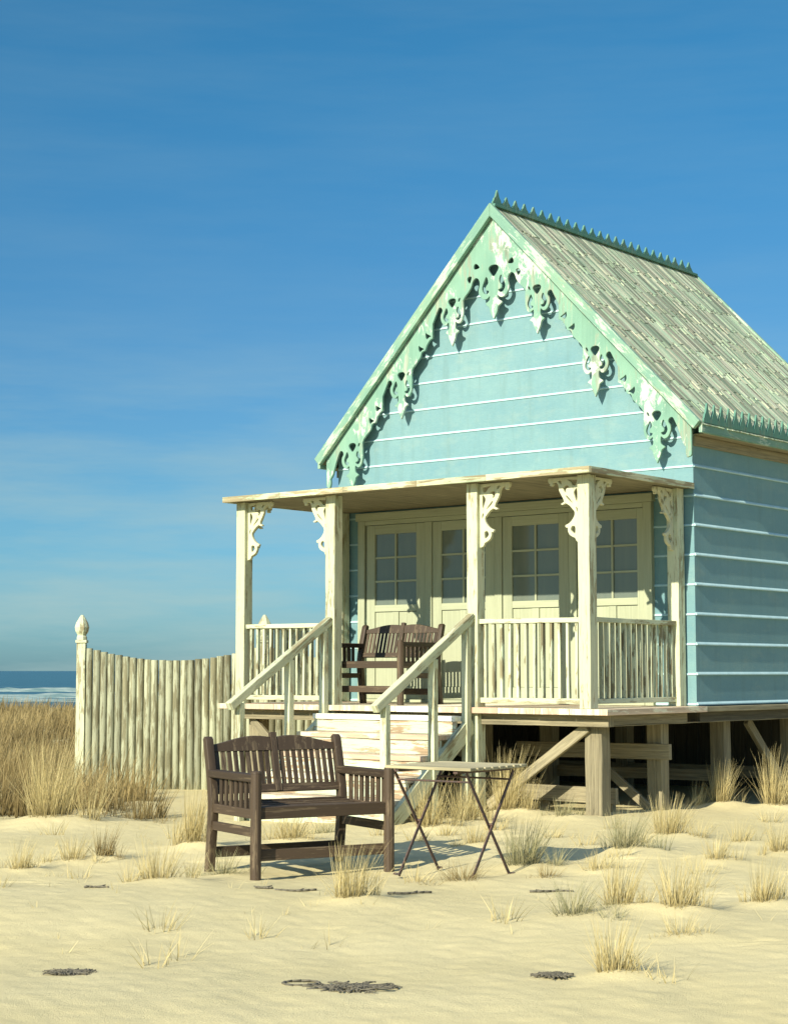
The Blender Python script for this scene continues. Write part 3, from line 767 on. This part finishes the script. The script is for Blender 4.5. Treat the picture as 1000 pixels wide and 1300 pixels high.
s_ = bpy.data.objects.new('sea', grid_mesh('sea', np.stack([SX.ravel(), SY.ravel(), np.full(SX.size, -1.2)], 1).astype(np.float32), np.stack([ii[:-1, :-1].ravel(), ii[:-1, 1:].ravel(), ii[1:, 1:].ravel(), ii[1:, :-1].ravel()], 1).astype(np.int32)))
COL.objects.link(s_); s_.data.materials.append(M['sea']); s_['kind'] = 'structure'
# surf: lumpy lines of broken water
fb = MB()
def surf(y0, w, h, x0, x1, seed):
    r = np.random.RandomState(seed); n = int((x1 - x0) / 1.5); b = len(fb.v); m = 7
    ph = r.uniform(0, 6, 6)
    for i in range(n):
        xx = x0 + i * 1.5; off = 3 * math.sin(xx * .03 + ph[0]) + 1.5 * math.sin(xx * .11 + ph[1]); hh = h * max(.05, .55 + .3 * math.sin(xx * .045 + ph[2]) + .25 * math.sin(xx * .21 + ph[3]) + .2 * r.rand())
        for k in range(m):
            f = k / (m - 1); fb.v.append(Vector((xx, y0 + off + (f - .5) * w, -1.25 + hh * math.sin(math.pi * f) * (1 + .3 * r.rand()))))
    for i in range(n - 1):
        for k in range(m - 1):
            a = b + i * m + k; fb.face((a, a + m, a + m + 1, a + 1), ((0, 0),) * 4, .5)
surf(172, 12, .75, -400, 260, 1); surf(230, 9, .7, -400, 260, 4); surf(158, 14, .4, -400, 260, 8)
fo = obj('surf', fb, 'foam', None, 0, True, False); fo['kind'] = 'stuff'

# ------------------------------------------------------------------ cast shadows on the sand, built as dark strands and sticks
def shadow_patch_mat():  # dark colour that stands for shade cast on the sand
    k = NT('dark_shadow_strands'); c = k.noise(k.coord('object', (30, 30, 30)), 1, 4)
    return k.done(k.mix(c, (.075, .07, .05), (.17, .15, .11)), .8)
M['shadow_tone'] = shadow_patch_mat()
def strand(mb, pts, r):
    for a, b in zip(pts[:-1], pts[1:]): mb.cyl(a, b, r, 6, r * .9)
def shadow_patch(x, y, rx, ry, label, loop, seed):  # flat tangle of dark strands in place of a soft cast shadow
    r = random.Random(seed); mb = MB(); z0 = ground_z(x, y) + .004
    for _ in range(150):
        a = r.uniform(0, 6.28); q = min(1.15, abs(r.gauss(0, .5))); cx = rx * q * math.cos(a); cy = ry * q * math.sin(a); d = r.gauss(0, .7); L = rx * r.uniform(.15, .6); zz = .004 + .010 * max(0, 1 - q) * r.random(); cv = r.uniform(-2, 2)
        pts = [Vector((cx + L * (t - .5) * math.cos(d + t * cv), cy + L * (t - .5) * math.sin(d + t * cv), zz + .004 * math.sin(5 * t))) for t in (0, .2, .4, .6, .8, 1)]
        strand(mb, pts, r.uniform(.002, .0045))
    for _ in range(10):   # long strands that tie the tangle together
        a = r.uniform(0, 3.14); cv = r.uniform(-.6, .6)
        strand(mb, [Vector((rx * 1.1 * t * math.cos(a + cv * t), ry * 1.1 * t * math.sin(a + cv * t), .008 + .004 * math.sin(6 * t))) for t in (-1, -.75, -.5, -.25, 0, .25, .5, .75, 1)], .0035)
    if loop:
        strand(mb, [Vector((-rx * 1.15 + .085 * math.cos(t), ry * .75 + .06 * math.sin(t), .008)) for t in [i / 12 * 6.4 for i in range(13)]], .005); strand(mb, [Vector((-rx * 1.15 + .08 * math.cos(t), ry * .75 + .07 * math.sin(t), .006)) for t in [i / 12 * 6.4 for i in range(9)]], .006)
    o = obj('shadow_patch', mb, 'shadow_tone', None, 0, True, False); o.location = (x, y, z0); o['label'] = label; o['category'] = 'shadow_patch'; o['group'] = 'cast shadows built as dark strands on the near sand'
shadow_patch(-.20, 8.03, .19, .13, 'cast shadow with a curled loop, built as dark strands, on the sand at the bottom centre', True, 1)
shadow_patch(.74, 8.33, .085, .07, 'small oval cast shadow, built as dark strands, on the sand left of the nearest grass tuft', False, 2)
shadow_patch(-1.50, 8.36, .12, .08, 'cast shadow, built as dark strands, on the sand in the bottom left corner', False, 3)
for i, (x, y, L, a, lb) in enumerate([(-1.90, 11.47, .16, .05, 'short shadow streak built as dark sticks on the left sand, in front of the spreading tuft'), (-.83, 11.42, .12, -.1, 'left one of two shadow streaks built as dark sticks in front of the sand bench'), (-.62, 11.34, .26, .05, 'longer right one of two shadow streaks built as dark sticks in front of the sand bench'), (.10, 11.25, .28, .1, 'shadow streak built as dark sticks on the sand in front of the folding table'), (1.0, 11.40, .28, .0, 'shadow streak built as dark sticks on the sand right of the table, before the close pair of tufts')]):
    r = random.Random(i + 40); mb = MB(); pts = [Vector((L * (t - .5), .02 * math.sin(5 * t + i), .006 + .004 * r.random())) for t in [k / 6 for k in range(7)]]  # thin dark sticks shaped as narrow cast shadows on the sand
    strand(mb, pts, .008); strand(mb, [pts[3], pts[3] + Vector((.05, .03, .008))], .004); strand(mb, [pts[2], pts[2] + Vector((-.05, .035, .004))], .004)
    o = obj('shadow_streak', mb, 'shadow_tone', None, 0, True); o.location = (x, y, ground_z(x, y)); o.rotation_euler = (0, 0, a); o['label'] = lb; o['category'] = 'shadow_streak'; o['group'] = 'shadow streaks built as dark sticks on the sand'

# ------------------------------------------------------------------ beach grass
def blades(mb, cx, cy, cz, rad, h, n, rnd, spread=.72, wd=.0021, seg=4, tint=None):
    for _ in range(n):
        a = rnd.uniform(0, 6.283); r0 = rad * .55 * rnd.random() ** .7; bx = cx + r0 * math.cos(a); by = cy + r0 * math.sin(a)
        az = a + rnd.gauss(0, .5); L = h * (.35 + .8 * rnd.random() ** .8); lean = rnd.uniform(.05, 1) * spread * (rad / h) * 1.1; curl = rnd.uniform(.0, .5)
        fa = rnd.uniform(0, 6.283); wx = math.cos(fa); wy = math.sin(fa); t = rnd.random() if tint is None else min(1, max(0, tint + rnd.gauss(0, .16))); w0 = wd * rnd.uniform(.7, 1.4)
        b = len(mb.v)
        for k in range(seg + 1):
            f = k / seg; o = L * (lean * f + curl * lean * f * f); z = L * f * (1 - .12 * curl * f)
            ww = w0 * (1 - f * .85); x = bx + o * math.cos(az) + .10 * L * f * f; y = by + o * math.sin(az)
            mb.v.append(Vector((x - wx * ww, y - wy * ww, cz - .02 + z))); mb.v.append(Vector((x + wx * ww, y + wy * ww, cz - .02 + z)))
        for k in range(seg):
            i = b + 2 * k; mb.face((i, i + 1, i + 3, i + 2), ((k / seg, 0), (k / seg, 1), ((k + 1) / seg, 1), ((k + 1) / seg, 0)), t)
G_ = 'beach grass tufts'
for i, (x, y, h, r_, n, mt, lb) in enumerate(tufts):
    rnd = random.Random(i * 13 + 1); mb = MB(); z = ground_z(x, y)
    blades(mb, 0, 0, 0, r_, h, int(n * 1.25), rnd)
    blades(mb, 0, 0, 0, r_ * 1.25, h * .55, int(n * .5), rnd, .9)
    for q_ in range(rnd.choice((1, 2, 3))):
        a_ = rnd.uniform(-.7, .7) + rnd.choice((0, math.pi)); d_ = r_ * rnd.uniform(.7, 1.5)
        blades(mb, d_ * math.cos(a_), d_ * math.sin(a_), ground_z(x + d_ * math.cos(a_), y + d_ * math.sin(a_)) - z, r_ * .6, h * rnd.uniform(.4, .75), int(n * rnd.uniform(.2, .4)), rnd, .9)
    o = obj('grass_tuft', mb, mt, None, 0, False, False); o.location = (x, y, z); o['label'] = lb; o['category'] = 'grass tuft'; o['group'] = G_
rnd = random.Random(99); mb = MB()
for (x, y, n) in [(-1.15, 8.65, 16), (-1.05, 8.9, 14), (-.72, 9.6, 24), (.62, 10.1, 22), (-1.25, 9.7, 34), (-.35, 9.4, 6), (1.5, 13.9, 30), (1.95, 14.2, 34), (2.1, 12.2, 22), (-2.55, 11.6, 22), (-2.2, 12.6, 22), (-1.8, 15.0, 24), (.15, 12.0, 20), (.2, 14.7, 40), (1.3, 14.8, 34), (2.65, 11.6, 22), (2.0, 11.6, 16), (1.1, 8.7, 26), (1.25, 8.2, 14), (-.1, 15.3, 50), (.9, 15.6, 70), (.45, 15.2, 60), (.75, 16.6, 80), (1.9, 15.5, 40), (2.5, 16.0, 30), (3.5, 16.6, 40), (1.62, 13.0, 26), (-2.9, 15.3, 30), (-2.4, 17.9, 30)]:
    blades(mb, x, y, ground_z(x, y), .16, .15, n, rnd, .7, .0032)
for _ in range(150):
    x = rnd.uniform(-3.2, 4.2); y = rnd.uniform(9, 16.5); blades(mb, x, y, ground_z(x, y), .07, .07, 4, rnd, .8, .0028)
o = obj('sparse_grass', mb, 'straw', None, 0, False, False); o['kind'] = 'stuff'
mb = MB()
def clump_ok(x, y):
    # keep clear of the house and the fence line
    lx = (x - .015) * .776 - (y - 17.764) * .631; ly = (x - .015) * .631 + (y - 17.764) * .776
    return not (-2.7 < lx < 2.9 and -1.6 < ly < 6.5)
for _ in range(2100):
    y = 17.2 + 29 * rnd.random() ** 1.2; xl = -.29 * y - 2.2; xh = -.155 * y + .4 if y < 21.6 else -.14 * y + 1.0
    x = rnd.uniform(xl, xh)
    if y > 20.5 and y < 21.5 and x > -3.9: continue
    if not clump_ok(x, y): continue
    blades(mb, x, y, ground_z(x, y), rnd.uniform(.16, .34), rnd.uniform(.30, .52), 20, rnd, .7, .003 + y * .00016, 3, .45 + .4 * math.sin(x * 1.7 + 2 * math.sin(y * .5)) * math.sin(y * .9 + x))
for _ in range(420):
    y = rnd.uniform(22, 44); x = rnd.uniform(-.14 * y + 1, .3 * y)
    if not clump_ok(x, y): continue
    blades(mb, x, y, ground_z(x, y), rnd.uniform(.2, .4), rnd.uniform(.3, .5), 12, rnd, .6, .006 + y * .00018, 3)
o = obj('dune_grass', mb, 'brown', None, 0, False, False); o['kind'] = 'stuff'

# ------------------------------------------------------------------ camera, sun, sky
cam = bpy.data.cameras.new('camera'); co_ = bpy.data.objects.new('camera', cam); COL.objects.link(co_); scene.camera = co_
cam.sensor_fit = 'HORIZONTAL'; cam.sensor_width = 36; cam.lens = 36 * 2.242; cam.clip_end = 80000; cam.clip_start = .1
co_.location = (0, 0, 1.4); co_.rotation_euler = (R(90 + 5.148), 0, 0)
sun_local = Vector((.055, -1, .53)).normalized()
sd = Matrix.Rotation(R(-39.11), 3, 'Z') @ sun_local
el = math.asin(sd.z); azr = math.atan2(sd.x, sd.y)
sl = bpy.data.lights.new('sun', 'SUN'); so = bpy.data.objects.new('sun', sl); COL.objects.link(so)
sl.energy = 4.6; sl.angle = R(.5); sl.color = (1, .93, .74); so.rotation_euler = sd.to_track_quat('Z', 'Y').to_euler()
w = bpy.data.worlds.new('World'); scene.world = w; w.use_nodes = True
nt = w.node_tree; bg = nt.nodes['Background']; sky = nt.nodes.new('ShaderNodeTexSky'); sky.sky_type = 'NISHITA'; sky.sun_disc = False
sky.sun_elevation = el; sky.sun_rotation = azr; sky.altitude = 0; sky.air_density = 1.0; sky.dust_density = .6; sky.ozone_density = 2.0
tc = nt.nodes.new('ShaderNodeTexCoord'); sp = nt.nodes.new('ShaderNodeSeparateXYZ'); nt.links.new(tc.outputs['Generated'], sp.inputs[0])
rp = nt.nodes.new('ShaderNodeValToRGB'); nt.links.new(sp.outputs[2], rp.inputs[0])
rp.color_ramp.interpolation = 'EASE'
e = rp.color_ramp.elements
e[0].position = 0; e[0].color = (.185, .36, .54, 1); e[1].position = .38; e[1].color = (.125, .40, .50, 1)
k1 = e.new(.12); k1.color = (.175, .345, .455, 1)
k2 = e.new(.62); k2.color = (1.1, 1.1, 1.1, 1)
mx = nt.nodes.new('ShaderNodeMix'); mx.data_type = 'RGBA'; mx.blend_type = 'MULTIPLY'; mx.inputs[0].default_value = 1
nt.links.new(sky.outputs[0], mx.inputs[6]); nt.links.new(rp.outputs[0], mx.inputs[7])
# thin high cloud streaks low over the sea
mp = nt.nodes.new('ShaderNodeMapping'); mp.inputs['Scale'].default_value = (3.5, 3.5, 26); nt.links.new(tc.outputs['Generated'], mp.inputs[0])
cn = nt.nodes.new('ShaderNodeTexNoise'); cn.inputs['Scale'].default_value = 1.4; cn.inputs['Detail'].default_value = 6; cn.inputs['Roughness'].default_value = .6; nt.links.new(mp.outputs[0], cn.inputs['Vector'])
cr = nt.nodes.new('ShaderNodeValToRGB'); nt.links.new(cn.outputs['Fac'], cr.inputs[0]); cr.color_ramp.elements[0].position = .38; cr.color_ramp.elements[0].color = (0, 0, 0, 1); cr.color_ramp.elements[1].position = .8; cr.color_ramp.elements[1].color = (.85, .85, .85, 1)
hr = nt.nodes.new('ShaderNodeMapRange'); nt.links.new(sp.outputs[2], hr.inputs[0]); hr.inputs[1].default_value = .05; hr.inputs[2].default_value = .2; hr.inputs[3].default_value = 1; hr.inputs[4].default_value = .1
mm = nt.nodes.new('ShaderNodeMath'); mm.operation = 'MULTIPLY'; nt.links.new(cr.outputs[0], mm.inputs[0]); nt.links.new(hr.outputs[0], mm.inputs[1])
mx2 = nt.nodes.new('ShaderNodeMix'); mx2.data_type = 'RGBA'; nt.links.new(mm.outputs[0], mx2.inputs[0]); nt.links.new(mx.outputs[2], mx2.inputs[6]); mx2.inputs[7].default_value = (2.0, 2.7, 2.6, 1)
nt.links.new(mx2.outputs[2], bg.inputs[0]); bg.inputs[1].default_value = .13
vs = scene.view_settings; vs.view_transform = 'Standard'; vs.look = 'None'; vs.exposure = .77; vs.gamma = 1
